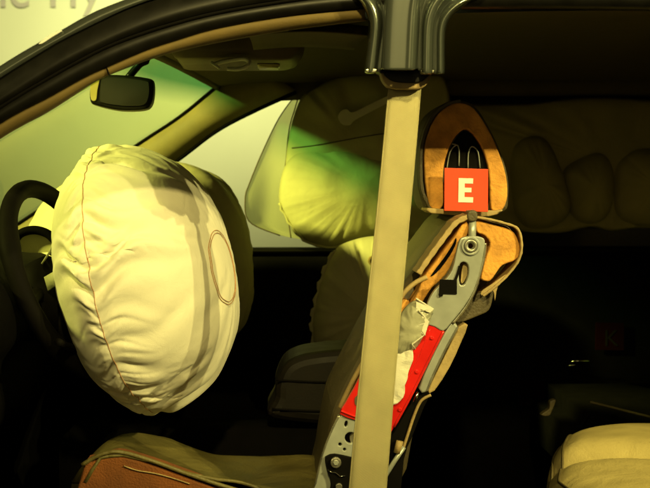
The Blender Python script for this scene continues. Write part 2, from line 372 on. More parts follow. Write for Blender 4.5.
# centre pillar stub: rows by height, columns across (pixel x, depth)
prof = [  # offsets (xbottom, xtop, depth)
 (364.5, 346, -.392), (364.0, 349, -.412), (365.5, 353, -.425), (370.5, 359, -.432), (375.5, 366, -.425), (377.5, 370, -.410), (378.5, 374, -.402), (380.0, 378, -.412), (380.8, 381, -.432), (383, 385, -.440),
 (394, 398, -.444), (405, 410, -.444), (408, 412, -.447), (412.5, 416, -.447), (416, 419.5, -.440), (417.6, 421, -.420), (419.4, 424, -.414), (421, 427, -.424), (422.3, 430, -.440), (428, 437, -.443), (432.5, 443, -.436), (434, 447, -.415), (436, 452, -.410), (437.5, 457, -.424), (440.5, 463, -.430), (443.5, 469, -.424), (445, 473, -.406), (445.2, 476, -.390)]
ys = [-46, -24, -8, 0, 6, 12, 18, 24, 32, 44, 56, 66, 70]
def flare(y): return max(0, min(1, (34 - y) / 42)) ** 1.9 if y < 34 else 0
lines = []
for y in ys:
    row = []
    for k, (xb, xt, d) in enumerate(prof):
        f = flare(y); lean = (70 - y) * .13 if k < 8 else ((70 - y) * .045 if k < 16 else (70 - y) * .02)
        if k > 20: lean = (70 - y) * -.0
        e = -2.0 if k in (4, 5, 6, 7, 8, 15, 16, 17) and y == 70 else 0
        ybot = 3 if y == 70 and k < 8 else (4 if y == 70 and k > 15 else 0)
        xx = xb + lean + (xt - xb) * f * (1.0 + .9 * f) * (1 if k < 8 or k > 15 else .35)
        row.append(P(xx, y + e + ybot, d))
    lines.append(row)
bp = loft('centre_pillar', lines, M['paint'], car); md = bp.modifiers.new('s', 'SOLIDIFY'); md.thickness = .003; md.offset = -1
md = bp.modifiers.new('ss', 'SUBSURF'); md.levels = 1; md.render_levels = 2
def cap(xa, xb, yb): return plate('pillar_cut_edge', [sm([(xa, yb - 1), (xa + 2, yb + 1.2), (xb - 2, yb + 1.2), (xb, yb - 1), (xb - 1, yb - 2), (xa + 1, yb - 2)], 3)], -.428, -.405, M['zinc'], bp, bevel=.001)
cap(366, 377, 71); cap(421, 434, 72)
plate('pillar_core', [[(372, -30), (444, -30), (443, 66), (432, 73), (400, 70), (380, 73), (368, 66)]], -.405, -.375, M['black'], bp)
# belt guide at the cut end of the pillar
gd = plate('belt_guide', [sm([(381, 69), (432, 69), (432, 74), (429, 81), (424, 87), (416, 89), (397, 89), (388, 86), (383, 80), (381, 74)], 4)], -.398, -.366, M['cover'], car, bevel=.003)
plate('guide_slot', [sm([(386, 72), (427, 72), (425, 79), (416, 82.5), (398, 82), (389, 79)], 4)], -.402, -.397, M['black'], gd, bevel=.001)

# dashboard, far door, floor: the dark cabin
def sweep(name, prof, y0, y1, m, parent, sm_=True, ny=2):
    return loft(name, [[Vector((a, y0 + (y1 - y0) * k / ny, b)) for a, b in [(v.x, v.y) for v in cr([Vector((a, b, 0)) for a, b in prof], 5)]] for k in range(ny + 1)], m, parent, smooth=sm_)
db = sweep('dashboard', [(-1.25, .90), (-1.0, .95), (-.8, .975), (-.62, .985), (-.50, .97), (-.455, .93), (-.45, .86), (-.49, .80), (-.50, .70), (-.56, .62), (-.62, .45), (-.62, .25)], -.40, 1.06, M['dark'], car)
tube('cluster_hood', [P(12, 246, .05), P(20, 234, .05), P(34, 230, .05), P(48, 234, .05), P(58, 244, .05)], .008, M['dark'], db, smoothn=6)
plate('cluster_face', [sm([(14, 246), (22, 236), (35, 232), (48, 236), (57, 246), (50, 252), (24, 252)], 4)], .06, .064, M['curt'], db)
box('steering_column', (-.62, .0, .84), (-.40, .12, .93), M['dark'], db, .02)
tube('indicator_stalk', [P(92, 352, .0), P(72, 348, -.08), P(58, 342, -.14)], .007, M['rubber'], db, smoothn=4)
box('floor_pan', (-1.2, -.42, .20), (1.7, 1.14, .24), M['dark'], car)
box('door_sill', (-1.2, -.44, .22), (1.7, -.40, .36), M['paint'], car, .012)
dr = box('far_door_panel', (-.95, 1.06, .22), (1.75, 1.13, .945), M['dark'], car, .015)
box('door_armrest', (-.25, .99, .66), (.42, 1.065, .72), M['dark'], dr, .015)
tube('door_handle', [P(566, 364, 1.02), P(574, 361, 1.0), P(589, 361, 1.0)], .0025, M['chrome'], dr, seg=6)
tube('door_handle', [P(564, 366, 1.02), P(575, 365, 1.0)], .0018, M['chrome'], dr, seg=6)
box('window_sill_strip', (-.95, 1.055, .940), (1.75, 1.12, .953), M['rubber'], dr, .003)
plate('wall_blocker', [[(.30, .95), (1.75, .95), (1.75, 1.37), (.22, 1.37)]], 1.10, 1.106, M['blocker'], car, px=False)  # added opaque sheet that keeps the lit wall from showing behind the curtain
box('rear_bulkhead', (1.55, -.40, .24), (1.62, 1.08, 1.0), M['dark'], car, .02)
# centre console armrest between the seats
cc = plate('armrest_console', [sm([(274, 420), (275, 397), (276, 384), (284, 366), (298, 357), (320, 352.5), (352, 350), (368, 351), (372, 420)], 5)], .27, .46, M['console2'], car, bevel=.022)
for yy, x0, x1 in ((382, 276, 352), (411, 272, 350)):
    tube('lid_seam', [P(x0, yy - 2, .268), P((x0 + x1) / 2, yy, .267), P(x1, yy, .268)], .0022, M['rubber'], cc, seg=6, smoothn=4)
box('console_body', (-.45, .28, .24), (.15, .45, .62), M['dark'], cc, .02)

# ------------------------------------------------------------------ rear view mirror
mi = thing('rear_view_mirror', 'black rounded rear view mirror hanging below the windscreen header', 'mirror')
mo = sm([(90, 84), (94, 76.5), (104, 74.5), (125, 75), (148, 78), (153, 82), (153, 96), (150, 106), (142, 110), (120, 110.5), (98, 106), (90, 101)], 4)
hs = plate('mirror_housing', [mo], .30, .345, M['black'], mi, bevel=.008)
plate('mirror_glass', [sm([(101, 81), (105, 78), (125, 78), (146, 81), (149, 85), (149, 95), (146, 103), (140, 105.5), (120, 105.5), (102, 102.5), (100, 98)], 4)], .2975, .301, M['mirror'], mi, bevel=.0008)
plate('housing_end', [sm([(90.5, 85), (94, 79), (99.5, 78), (97.5, 90), (96, 100), (91, 99)], 4)], .298, .302, M['lens'], mi, bevel=.0008)
tube('mirror_stalk', [P(128, 78, .335), P(138, 66, .34), P(146, 58, .33)], .008, M['black'], mi, smoothn=4)

# ------------------------------------------------------------------ steering wheel
sw = thing('steering_wheel', 'dark steering wheel tilted behind the inflated driver airbag', 'steering wheel')
wc = P(66, 279, .06); nW = Vector((.89, -.24, .38)).normalized()
e1 = (Vector((0, 0, 1)) - nW * nW.z).normalized(); e2 = nW.cross(e1)
RW = .178
def wp(a, r, h=0): return wc + (e1 * math.cos(a) + e2 * math.sin(a)) * r + nW * h
ring = [wp(2 * math.pi * k / 64, RW) for k in range(64)]
rim_o = tube('rim', ring, .0165, M['rubber'], sw, seg=14, closed=True, radii=[.0165 * (1 + .16 * sum(math.exp(-((((2 * math.pi * k / 64) - g + math.pi) % (2 * math.pi) - math.pi) / .16) ** 2) for g in (1.15, -1.15, 2.3, -2.3))) for k in range(64)])
for a0 in (-1.75, 1.75, 2.9, -2.9):
    tube('spoke', [wp(a0, RW - .01), wp(a0, RW * .6, -.025), wp(a0, RW * .25, -.04)], .013, M['rubber'], sw, smoothn=4)
tube('hub', [wp(0, 0, -.075), wp(0, 0, -.02)], .055, M['rubber'], sw, seg=20)
for a, b_ in ((.3, .06), (1.3, .05), (-.5, .05), (2.4, .05)):   # torn pad flaps
    p0 = wp(a, .05, -.015); p1 = wp(a + .5, .055, -.015); p2 = wp(a + .35, .085, .03); p3 = wp(a + .1, .085, .032)
    loft('pad_flap', [[p0, p0.lerp(p3, .5) + nW * .006, p3], [p1, p1.lerp(p2, .5) + nW * .004, p2]], M['foil'], sw, solid=.003)

# ------------------------------------------------------------------ airbags
def sim_bag(R0, n, frames, press, seed):
    """two fabric discs sewn at the rim and blown up with the cloth solver"""
    V = []; F = []; rnd = random.Random(seed)
    def disc(sign, base):
        idx = []
        for i in range(n + 1):
            row = []; mm = max(1, 6 * i); ph = (rnd.random() * 0)
            for k in range(mm):
                if i == n and sign < 0: row.append(base[k]); continue
                jr = (rnd.random() - .5) * .5 if 0 < i < n else 0; ja = (rnd.random() - .5) * .5 if 0 < i < n else 0
                a = 2 * math.pi * (k + ja) / mm; r = R0 * (i + jr) / n
                V.append((r * math.cos(a), r * math.sin(a), sign * .012 * (1 - (i / n) ** 2))); row.append(len(V) - 1)
            idx.append(row)
        for i in range(1, n + 1):
            A = idx[i - 1]; B = idx[i]; ma = len(A); mb = len(B)
            for s in range(6):
                for k in range(i):
                    b0 = B[(s * i + k) % mb]; b1 = B[(s * i + k + 1) % mb]; a0 = A[(s * (i - 1) + k) % ma]
                    f = (a0, b0, b1); F.append(f if sign > 0 else f[::-1])
                    if k < i - 1:
                        a1 = A[(s * (i - 1) + k + 1) % ma]; f = (a0, b1, a1); F.append(f if sign > 0 else f[::-1])
        return idx[n]
    rim = disc(1, None); disc(-1, rim)
    me = bpy.data.meshes.new('t'); me.from_pydata(V, [], F)
    o = bpy.data.objects.new('t', me); C.objects.link(o)
    c = o.modifiers.new('c', 'CLOTH'); s = c.settings
    s.quality = 6; s.mass = .15; s.tension_stiffness = 60; s.compression_stiffness = 60; s.shear_stiffness = 30; s.bending_stiffness = .05
    s.air_damping = 1; s.tension_damping = 5; s.compression_damping = 5; s.shear_damping = 5
    s.use_pressure = True; s.uniform_pressure_force = press; s.effector_weights.gravity = 0
    for f in range(1, frames + 1): S.frame_set(f)
    m2 = bpy.data.meshes.new_from_object(o.evaluated_get(bpy.context.evaluated_depsgraph_get()))
    bpy.data.objects.remove(o); S.frame_set(1)
    return m2, rim, [min(1, math.hypot(v[0], v[1]) / R0) for v in V]
bag, rim, rest = sim_bag(.33, 32, 34, 60, 2)
co = [v.co.copy() for v in bag.vertices]
zr = sum(co[i].z for i in rim) / len(rim)
zt = max(c.z for c in co) - zr; zb = zr - min(c.z for c in co)
rad = sum(math.hypot(co[i].x, co[i].y) for i in rim) / len(rim)

def crease(me, cen, n, u, v, RR, front, back, amp, seam):
    """gathers: valleys running in from the seam on both panels, each with its own depth, length and slant"""
    rnd = random.Random(11); cs = []
    a = 0
    while a < 2 * math.pi:
        cs.append((a, rnd.uniform(.35, 1.25) * amp, rnd.uniform(.28, .85), rnd.uniform(-.45, .45), rnd.uniform(.026, .058), rnd.uniform(.25, .6)))
        a += rnd.uniform(.10, .26)
    a = 0
    while a < 2 * math.pi:
        cs.append((a, rnd.uniform(.10, .34) * amp, rnd.uniform(.10, .34), rnd.uniform(-.7, .7), rnd.uniform(.011, .020), rnd.uniform(.15, .4)))
        a += rnd.uniform(.030, .085)
    def run(co, nr):
        q = co - np.array(cen); d = q @ np.array(n); x = q @ np.array(u); y = q @ np.array(v)
        th = np.arctan2(y, x); h = np.where(d > 0, d / front, -d / back); out = np.zeros(len(co))
        sgn = np.where(d > 0, 1.0, -1.0)
        for (a, am, ln, sl, w, fb) in cs:
            L = np.where(d > 0, ln, fb)
            hh = np.clip(h, 0, 1.2)
            t = th - a - sl * hh * .55 - .05 * np.sin(hh * 9 + a * 5)
            t = (t + np.pi) % (2 * np.pi) - np.pi
            ww = w * (1 + 1.1 * hh)
            rr = np.sqrt(x * x + y * y) / RR
            f = np.exp(-(hh / L) ** 2) * (.35 + .65 * np.clip(hh / .12, 0, 1)) * np.clip(rr * 1.4 - .15, 0, 1)
            out += am * f * (-np.exp(-(t / ww) ** 2) + .62 * np.exp(-((t - 1.7 * ww) / (1.5 * ww)) ** 2) + .40 * np.exp(-((t + 1.8 * ww) / (1.3 * ww)) ** 2))
        return co + nr * out[:, None]
    N = len(me.vertices); co = np.empty(N * 3); me.vertices.foreach_get('co', co); co = co.reshape(-1, 3)
    nr = np.empty(N * 3); me.vertex_normals.foreach_get('vector', nr); nr = nr.reshape(-1, 3)
    me.vertices.foreach_set('co', run(co, nr).ravel()); me.update()
    sc = np.array([tuple(p) for p in cr(seam, 3, True)]); rn = sc - np.array(cen); rn /= np.linalg.norm(rn, axis=1)[:, None]
    bv = BVHTree.FromPolygons([w.co for w in me.vertices], [tuple(p.vertices) for p in me.polygons])
    return [Vector(p) if False else (bv.find_nearest(Vector(p))[0] + Vector(r) * .0003) for p, r in zip(run(sc, rn), rn)]
def place_bag(name, cen, n, RR, front, back, bulge, mt, parent, roll=0.0, squash=1.0, ridge=0, fold=0, soft=.72):
    u = (Vector((0, 0, 1)) - n * n.z).normalized(); v = n.cross(u)
    me = bag.copy(); W = []
    for c, rho in zip(co, rest):
        x, y, z = c.x, c.y, c.z - zr
        r = math.hypot(x, y) / rad; a = math.atan2(y, x) + roll
        h = z / zt if z > 0 else z / zb
        ph = rho * math.pi / 2; sg = 1 if z >= 0 else -1
        r = r + (math.sin(ph) ** 1.0 - r) * soft; h = h + (sg * math.cos(ph) ** .96 - h) * soft if rho < .999 else h * (1 - soft)
        rr = r + bulge * (1 - r) * r * (1 if z > 0 else .3) * 2
        if fold:     # long soft folds running in from the seam
            g = noise.noise(Vector((math.cos(a) * 5.5, math.sin(a) * 5.5, .8 * r + (3 if z > 0 else 9))))
            h *= 1 + fold * g * min(1, r * 1.6)
        d = h * (front if z > 0 else back)
        W.append(cen + (u * math.cos(a) * rr + v * math.sin(a) * rr * squash) * RR + n * d)
    for vt, p in zip(me.vertices, W): vt.co = p
    t = bpy.data.objects.new('t', me); C.objects.link(t)
    md = t.modifiers.new('s', 'SUBSURF'); md.levels = 2 if ridge else 1
    seam = [me.vertices[i].co.copy() for i in rim]
    m2 = bpy.data.meshes.new_from_object(t.evaluated_get(bpy.context.evaluated_depsgraph_get())); bpy.data.objects.remove(t)
    if ridge: seam = crease(m2, cen, n, u, v, RR, front, back, ridge, seam)
    o = link(name, m2, mt, parent, True)
    return o, seam, u, v
da = thing('driver_airbag', 'large cream inflated airbag with a stitched ring bulging from the steering wheel', 'airbag')
nD = Vector((.97, -.14, .21)).normalized(); cD = P(132, 279, .06)
bg, seam, uD, vD = place_bag('fabric_cushion', cD, nD, .243, .185, .115, .10, M['cream'], da, roll=.4, fold=.03, ridge=.0095)
tube('rim_seam', seam, .0007, M['thread'], bg, seg=5, closed=True, smoothn=0)
bvh = BVHTree.FromPolygons([v.co for v in bg.data.vertices], [tuple(p.vertices) for p in bg.data.polygons])
sgV = -1 if vD.y > 0 else 1
for rr in (.062, .067):
    pts = []
    for k in range(72):
        a = 2 * math.pi * k / 72; q = cD + (uD * math.cos(a) + vD * math.sin(a)) * rr * (1 + .015 * math.sin(3 * a)) + vD * sgV * .045 + uD * -.012 + nD * .4
        h = bvh.ray_cast(q, -nD)
        if h[0]: pts.append(h[0] + nD * .0015)
    tube('stitch_ring', pts, .0006, M['thread'], bg, seg=5, closed=True)
pa = thing('passenger_airbag', 'olive shaded passenger airbag ballooning from the dashboard behind the cream one', 'airbag')
cP = P(140, 263, .66); nP = Vector((.80, -.10, .10)).normalized()
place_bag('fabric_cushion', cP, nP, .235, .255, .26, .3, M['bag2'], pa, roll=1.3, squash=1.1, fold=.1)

# curtain airbag on the far side
ca = thing('curtain_airbag', 'translucent side curtain airbag hanging from the far roof rail', 'airbag')
YC = .98
sail = []
sa = [[(297, 92), (318, 88), (345, 84)], [(279, 117), (305, 120), (345, 120)], [(262, 152), (295, 158), (345, 160)], [(249, 184), (290, 190), (345, 195)], [(245, 198), (285, 206), (345, 215)], [(249, 222), (290, 228), (345, 234)], [(280, 236), (310, 241), (345, 246)]]
rows = []
for i, r in enumerate(sa):
    pts = resample(cr([P(a, b, YC) for a, b in r], 6), 24)
    rows.append([p + Vector((0, .035 * noise.noise(Vector((p.x * 16, p.z * 5, 1))) + .03 - .0 * k, 0)) for k, p in enumerate(pts)])
cols = [resample(cr([rows[r][k] for r in range(len(rows))], 6), 36) for k in range(24)]
sl = loft('sail_panel', cols, M['sail'], ca)
tube('sail_hem', [p + Vector((0, -.002, 0)) for p in cols[0]], .0016, M['thread2'], sl, seg=5)
tube('sail_seam', [P(a, b, YC - .012) for a, b in [(300, 92), (296, 105), (289, 130), (286, 160), (283, 185), (286, 205), (291, 238)]], .0016, M['thread2'], sl, seg=5, smoothn=5)
ch = pillow('front_chamber', [(300, 100), (318, 86), (350, 72), (395, 66), (440, 72), (452, 120), (448, 180), (430, 240), (405, 268), (385, 258), (372, 236), (350, 226), (325, 232), (300, 225), (288, 205), (285, 175), (288, 140)], YC - .01, .08, M['curt'], ca, wr=.35, freq=16, Tb=.03, center=(360, 155), seed=2)
lb = pillow('lower_chamber', [(284, 168), (300, 152), (330, 146), (365, 150), (395, 158), (408, 195), (398, 226), (372, 238), (348, 244), (325, 246.5), (303, 239), (288, 222), (279, 200)], YC - .045, .075, M['curt'], ca, wr=.19, freq=22, Tb=.03, seed=5, p=2.2, center=(362, 186), edge=3.2)
tube('chamber_hem', [P(a + 1.2 * math.sin(i * 2.3), b, YC - .053) for i, (a, b) in enumerate(sm([(279, 203), (289, 222), (304, 240), (327, 247), (350, 244.5), (372, 238)], 5, False))], .004, M['curt'], lb, seg=6)
def on(o, pts, lift=.0012):
    b = BVHTree.FromPolygons([v.co for v in o.data.vertices], [tuple(p.vertices) for p in o.data.polygons]); out = []
    for a, c in pts:
        d = (P(a, c, 1) - CAM).normalized(); h = b.ray_cast(CAM, d)
        if h[0]: out.append(h[0] - d * lift)
    return out
tube('chamber_seam', on(ch, sm([(292, 148), (310, 146), (335, 142), (362, 137), (388, 133)], 5, False)), .0015, M['thread2'], ch, seg=5, smoothn=5)
plate('tether_patch', [sm([(338, 117), (341, 111), (347, 109), (353, 112), (372, 103), (388, 96), (390, 101), (374, 110), (355, 120), (350, 125), (342, 124)], 4)], YC - .092, YC - .088, M['cream'], ch, bevel=.001)
# rear chambers
pillow('rear_chamber', [(425, 120), (440, 104), (480, 104), (530, 103), (575, 98), (625, 98), (690, 104), (735, 112), (748, 170), (738, 224), (690, 230), (640, 228), (612, 231), (590, 227), (560, 233), (525, 232), (500, 227), (440, 225), (424, 190)], YC + .015, .03, M['curt_shade'], ca, wr=.5, freq=14, Tb=.02, edge=2, center=(610, 165), seed=8)
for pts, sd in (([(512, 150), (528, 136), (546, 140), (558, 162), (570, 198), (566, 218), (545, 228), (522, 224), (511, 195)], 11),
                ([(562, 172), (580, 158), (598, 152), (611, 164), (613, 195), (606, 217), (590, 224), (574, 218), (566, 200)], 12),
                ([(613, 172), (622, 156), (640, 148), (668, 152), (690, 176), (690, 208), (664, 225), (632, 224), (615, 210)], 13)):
    pillow('pocket', pts, YC - .008, .075, M['curt_shade'], ca, wr=.22, freq=9, seed=sd, rings=16, back=False, p=1.6, edge=2)
# thorax airbag on the passenger side
ta = thing('side_airbag', 'pale lumpy thorax airbag standing between the far seat and door', 'airbag')
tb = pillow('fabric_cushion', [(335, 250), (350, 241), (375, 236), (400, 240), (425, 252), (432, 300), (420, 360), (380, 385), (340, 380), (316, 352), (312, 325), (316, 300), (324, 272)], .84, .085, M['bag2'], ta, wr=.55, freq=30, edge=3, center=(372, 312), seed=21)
tube('gathered_hem', [P(a + 1.5 * math.sin(i * 1.7), b + .8 * math.sin(i * 2.9), .835) for i, (a, b) in enumerate(sm([(335, 250), (324, 272), (316, 300), (312, 325), (316, 352)], 7, False))], .0055, M['bag2'], tb, seg=7)
plate('vent_rim', [circ(373, 261, 5, 18, 5), circ(373, 261, 3, 14)], .765, .78, M['cover'], ta, bevel=.001)

# ------------------------------------------------------------------ seat belt
sb = thing('seat_belt', 'beige seat belt webbing hanging straight from the sawn pillar', 'seat belt')
L = []; n = 40
for k in range(n + 1):
    t = k / n; y = 79 + t * 460
    xl = 389.5 + (349.5 - 389.5) * ((y - 82) / 406); xr = 420.5 + (386 - 420.5) * ((y - 82) / 406)
    Yb = -.384 + .05 * t; xl += .5 * math.sin(t * 7); xr += .6 * math.sin(t * 6 + 1); a = P(xl, y, Yb + .003 * math.sin(t * 4 + 2)); b_ = P(xr, y, Yb + .004 + .003 * math.sin(t * 5))
    L.append([a + (b_ - a) * (j / 6) + Vector((0, -.0012 * math.sin(math.pi * j / 6), 0)) for j in range(7)])
wb = loft('webbing', L, M['belt'], sb, solid=.0016)
for j, nm in ((0, 'selvedge'), (6, 'selvedge')):
    tube(nm, [l[j] for l in L], .0012, M['belt'], wb, seg=6)

# ------------------------------------------------------------------ driver seat (cut open)
st = thing('car_seat', 'driver seat cut open along its side to show foam and steel frame', 'seat')
Y0 = -.18
# soft backrest body behind the cut
back = [(322, 488), (332, 430), (341, 405), (366, 356), (396, 302), (420, 270), (440, 243), (456, 223), (470, 216), (500, 222), (518, 228), (522, 246), (516, 264), (500, 285), (484, 305), (470, 322), (455, 350), (436, 392), (420, 430), (400, 500), (322, 520)]
bk = plate('backrest', [sm(back, 3)], Y0 + .055, Y0 + .40, M['leather'], st, bevel=.02, at=Y0)
# foam pieces
fm = plate('foam_pad', [sm([(424, 277), (440, 256), (455, 236), (465, 220.5), (468.5, 226), (467, 236), (461, 242), (455, 256), (449, 270), (441, 280), (432, 288), (424, 300), (416, 312), (411, 306), (418, 292)], 3)], Y0 + .004, Y0 + .06, M['foam'], bk, bevel=.003)
plate('foam_pad', [sm([(476, 220.5), (490, 224), (511, 230), (518, 240), (520, 251), (516, 260), (503, 265), (497, 272), (490, 281), (481, 279), (483, 266), (487, 254), (490, 243), (484, 235), (477, 232)], 3)], Y0 + .004, Y0 + .06, M['foam'], bk, bevel=.003)
plate('foam_pad', [sm([(345, 405), (352, 388), (366, 362), (392, 318), (402, 300), (410, 306), (392, 340), (372, 372), (356, 402)], 3)], Y0 + .02, Y0 + .06, M['foam'], bk, bevel=.003)
plate('foam_slit', [sm([(431, 276), (444, 258), (452, 246), (456, 238), (456, 243), (450, 255), (438, 271)], 3)], Y0 + .0015, Y0 + .008, M['dark'], bk)
# leather cover edges
plate('cover_edge', [ribbon([(418.5, 274), (430, 257), (444, 238), (456, 223), (469, 216.5)], 5.5, 1)], Y0 - .004, Y0 + .06, M['cover'], bk, bevel=.002)
plate('cover_edge', [ribbon([(474, 217), (488, 219), (504, 223), (518, 229), (522, 245), (519, 260), (508, 275), (494, 288), (483, 296)], 2.5, 1)], Y0 - .004, Y0 + .06, M['cover'], bk, bevel=.0015)
plate('cover_flap', [sm([(507, 274), (498, 286), (495, 301), (493, 291), (484, 297), (481, 292), (492, 284)], 3)], Y0 - .001, Y0 + .004, M['cover'], bk, bevel=.001)
plate('cover_lining', [sm([(481, 292), (492, 289), (493, 297), (489, 310), (478, 316), (462, 322), (456, 321), (464, 308), (474, 296)], 3)], Y0 + .012, Y0 + .02, M['leather'], bk, bevel=.002)
tube('cover_roll', Pl([(427, 277), (415, 283), (404, 293), (396, 306), (388, 324), (376, 344), (366, 358), (355, 377), (347, 393), (340, 408)], Y0 + .004), .0042, M['cover'], bk, smoothn=6)
# steel frame
fp = plate('frame_plate', [sm([(459.5, 241), (463, 237.5), (472, 236), (481, 237), (485, 241), (483.5, 254), (480.5, 269), (474, 290), (464, 307), (452, 322), (443.5, 331), (435, 327), (427, 323.5), (426, 312), (428, 302), (434, 291), (444, 281), (452, 270), (456, 254)], 3), circ(471, 246, 2.8, 14), sm([(459, 272), (460, 264), (464, 262), (468, 265), (468.5, 274), (465, 284), (460, 284)], 3)], Y0 - .022, Y0 - .010, M['steel'], bk, bevel=.002)
for r_, d, mt in ((9.5, .0035, 'steel'), (6.4, .006, 'zinc')):
    plate('boss_ring', [circ(471, 246, r_, 28), circ(471, 246, r_ - 2.6, 28)], Y0 - .022 - d, Y0 - .018, M[mt], fp, bevel=.0012)
plate('slot_stop', [sm([(463, 266), (467, 265), (467, 275), (463, 283), (461, 281)], 3)], Y0 - .012, Y0 - .006, M['cover'], fp)
plate('black_square', [[(440, 279.5), (457, 280), (457, 294), (443.5, 293.5), (439, 294)]], Y0 - .0255, Y0 - .0215, M['rubber'], fp, bevel=.0005)
plate('black_square', [circ(441, 294.5, 2.2, 12)], Y0 - .0262, Y0 - .0214, M['rubber'], fp)
plate('black_square', [ribbon([(455, 281), (458, 273), (460, 266)], 2.6)], Y0 - .0245, Y0 - .0212, M['rubber'], fp)
tube('frame_edge', Pl([(485.5, 243), (484, 257), (480.5, 271), (474.5, 291), (465, 308), (452.5, 323.5)], Y0 - .018), .0024, M['zinc'], fp, smoothn=6)
# channel and side strip
plate('side_channel', [sm([(448.5, 326), (452, 323), (458, 327), (446, 349), (433, 376), (427, 392), (419, 389), (430, 361), (440, 341)], 2)], Y0 - .016, Y0 + .004, M['steel'], bk, bevel=.003)
plate('side_channel_edge', [ribbon([(458, 327), (447, 347), (434, 374), (427, 391)], 1.6)], Y0 - .0175, Y0 - .002, M['zinc'], bk)
plate('cover_strip', [sm([(458.5, 327), (468, 325), (461, 343), (450, 367), (434.5, 391), (427.5, 391), (436, 373), (448, 349)], 2)], Y0 - .006, Y0 + .02, M['cover'], bk, bevel=.002)
# red bracket
rd = plate('red_bracket', [sm([(427.5, 323.5), (436, 326.5), (444, 330.5), (436, 346), (424, 370), (411, 396), (395, 426), (388, 434), (374, 428), (357, 421), (340, 414.5), (346, 402), (354, 388), (364, 370), (378, 352), (398, 350), (414, 348), (423, 336)], 2)], Y0 - .020, Y0 - .008, M['red'], bk, bevel=.002)
tube('bracket_lip', Pl([(443.5, 331), (435, 348), (423, 372), (410, 398), (394, 427)], Y0 - .02), .0022, M['red'], rd, smoothn=4)
for q in ((417, 372), (400, 410), (432, 338)):
    plate('rivet', [circ(*q, 2.0, 14)], Y0 - .0225, Y0 - .019, M['red'], rd, bevel=.001)
tube('bracket_lip', Pl([(430, 329), (424, 345), (412, 371), (398, 398), (388, 416)], Y0 - .0195), .0013, M['red'], rd, smoothn=4, seg=6)
tube('bracket_lip', Pl([(341, 411), (348, 414), (357, 417.5), (372, 424)], Y0 - .021), .0018, M['red'], rd, smoothn=4)
plate('bracket_hole', [sm([(355, 398), (359, 395), (362, 401), (358, 406), (355, 404)], 3)], Y0 - .0215, Y0 - .0195, M['leather'], rd)
# folded airbag pack
def crumple(o, amp, fq):
    bm = bmesh.new(); bm.from_mesh(o.data)
    bmesh.ops.triangulate(bm, faces=bm.faces)
    for _ in range(2): bmesh.ops.subdivide_edges(bm, edges=[e for e in bm.edges if e.calc_length() > .007], cuts=1, use_grid_fill=False); bmesh.ops.triangulate(bm, faces=bm.faces)
    for v in bm.verts: v.co += noise.noise_vector(v.co * fq) * amp
    bm.to_mesh(o.data); bm.free()
fo = pillow('airbag_pack', [(416, 299), (425, 303), (433, 309), (431, 318), (427, 328), (422, 338), (415, 348), (405, 354), (396, 355), (391, 350), (394, 335), (398, 320), (406, 307)], Y0 - .02, .022, M['foil'], bk, wr=.5, freq=12, Tb=.004, rings=14, seed=31)
crumple(fo, .003, 60)
zig = [(416, 298.5), (433, 309), (419, 311), (429, 322), (414, 326), (424, 335), (412, 344), (415, 349)]
tube('pack_fold', [P(a, b, Y0 - .040 + .006 * (i % 2)) for i, (a, b) in enumerate(zig)], .0016, M['cream'], fo, seg=5)
plate('pack_edge', [[(416, 298.5), (434, 309), (430, 313), (420, 309), (429, 322), (425, 336), (421, 330), (425, 322), (416, 310)]], Y0 - .037, Y0 - .033, M['cream'], fo, bevel=.0005)
tb2 = plate('torn_fabric', [sm([(411, 350), (414, 356), (411, 366), (408, 378), (406, 386), (403, 398), (396, 406), (386, 402), (385, 385), (388, 366), (396, 354)], 3)], Y0 - .030, Y0 - .018, M['cream'], bk, bevel=.003)
crumple(tb2, .0035, 70)
# lower side frame
lf = plate('lower_side_frame', [sm([(341, 415.5), (349, 418), (360, 422), (388, 433), (386, 452), (378, 480), (372, 520), (308, 520), (316, 484), (323, 455), (331, 434)], 2), circ(346, 424, 1.6, 12, 3.2, 10), circ(350.5, 438, 5.8, 18), circ(340, 444.5, 1.7, 12), circ(344.5, 449.5, 1.5, 12)], Y0 - .016, Y0 - .006, M['steel'], bk, bevel=.0015)
tube('frame_edge', Pl([(340, 415), (331, 434), (323, 455), (317, 480), (312, 505)], Y0 - .012), .003, M['zinc'], lf, smoothn=5)
plate('hole_pin', [sm([(350, 437), (356, 433), (358, 441), (352, 444)], 3)], Y0 - .010, Y0 + .0, M['zinc'], lf)
hp = plate('hinge_plate', [sm([(325, 460), (327, 456.5), (335, 454.5), (352, 458), (366, 461), (370, 520), (330, 520), (331, 484), (328, 474)], 2)], Y0 - .024, Y0 - .0145, M['rubber'], bk, bevel=.0015)
plate('hinge_bolt', [circ(336, 463, 5.4, 24)], Y0 - .031, Y0 - .022, M['zinc'], hp, bevel=.0015)
plate('hinge_bolt', [circ(336, 463, 2.9, 6)], Y0 - .034, Y0 - .028, M['steel'], hp, bevel=.001)
plate('hinge_bolt', [circ(339, 487, 3.4, 16)], Y0 - .029, Y0 - .022, M['zinc'], hp, bevel=.001)
tube('spring_wire', Pl([(328, 470), (332, 472.5), (336, 473), (340, 476.5), (345, 476)], Y0 - .026), .0012, M['chrome'], hp, seg=6)
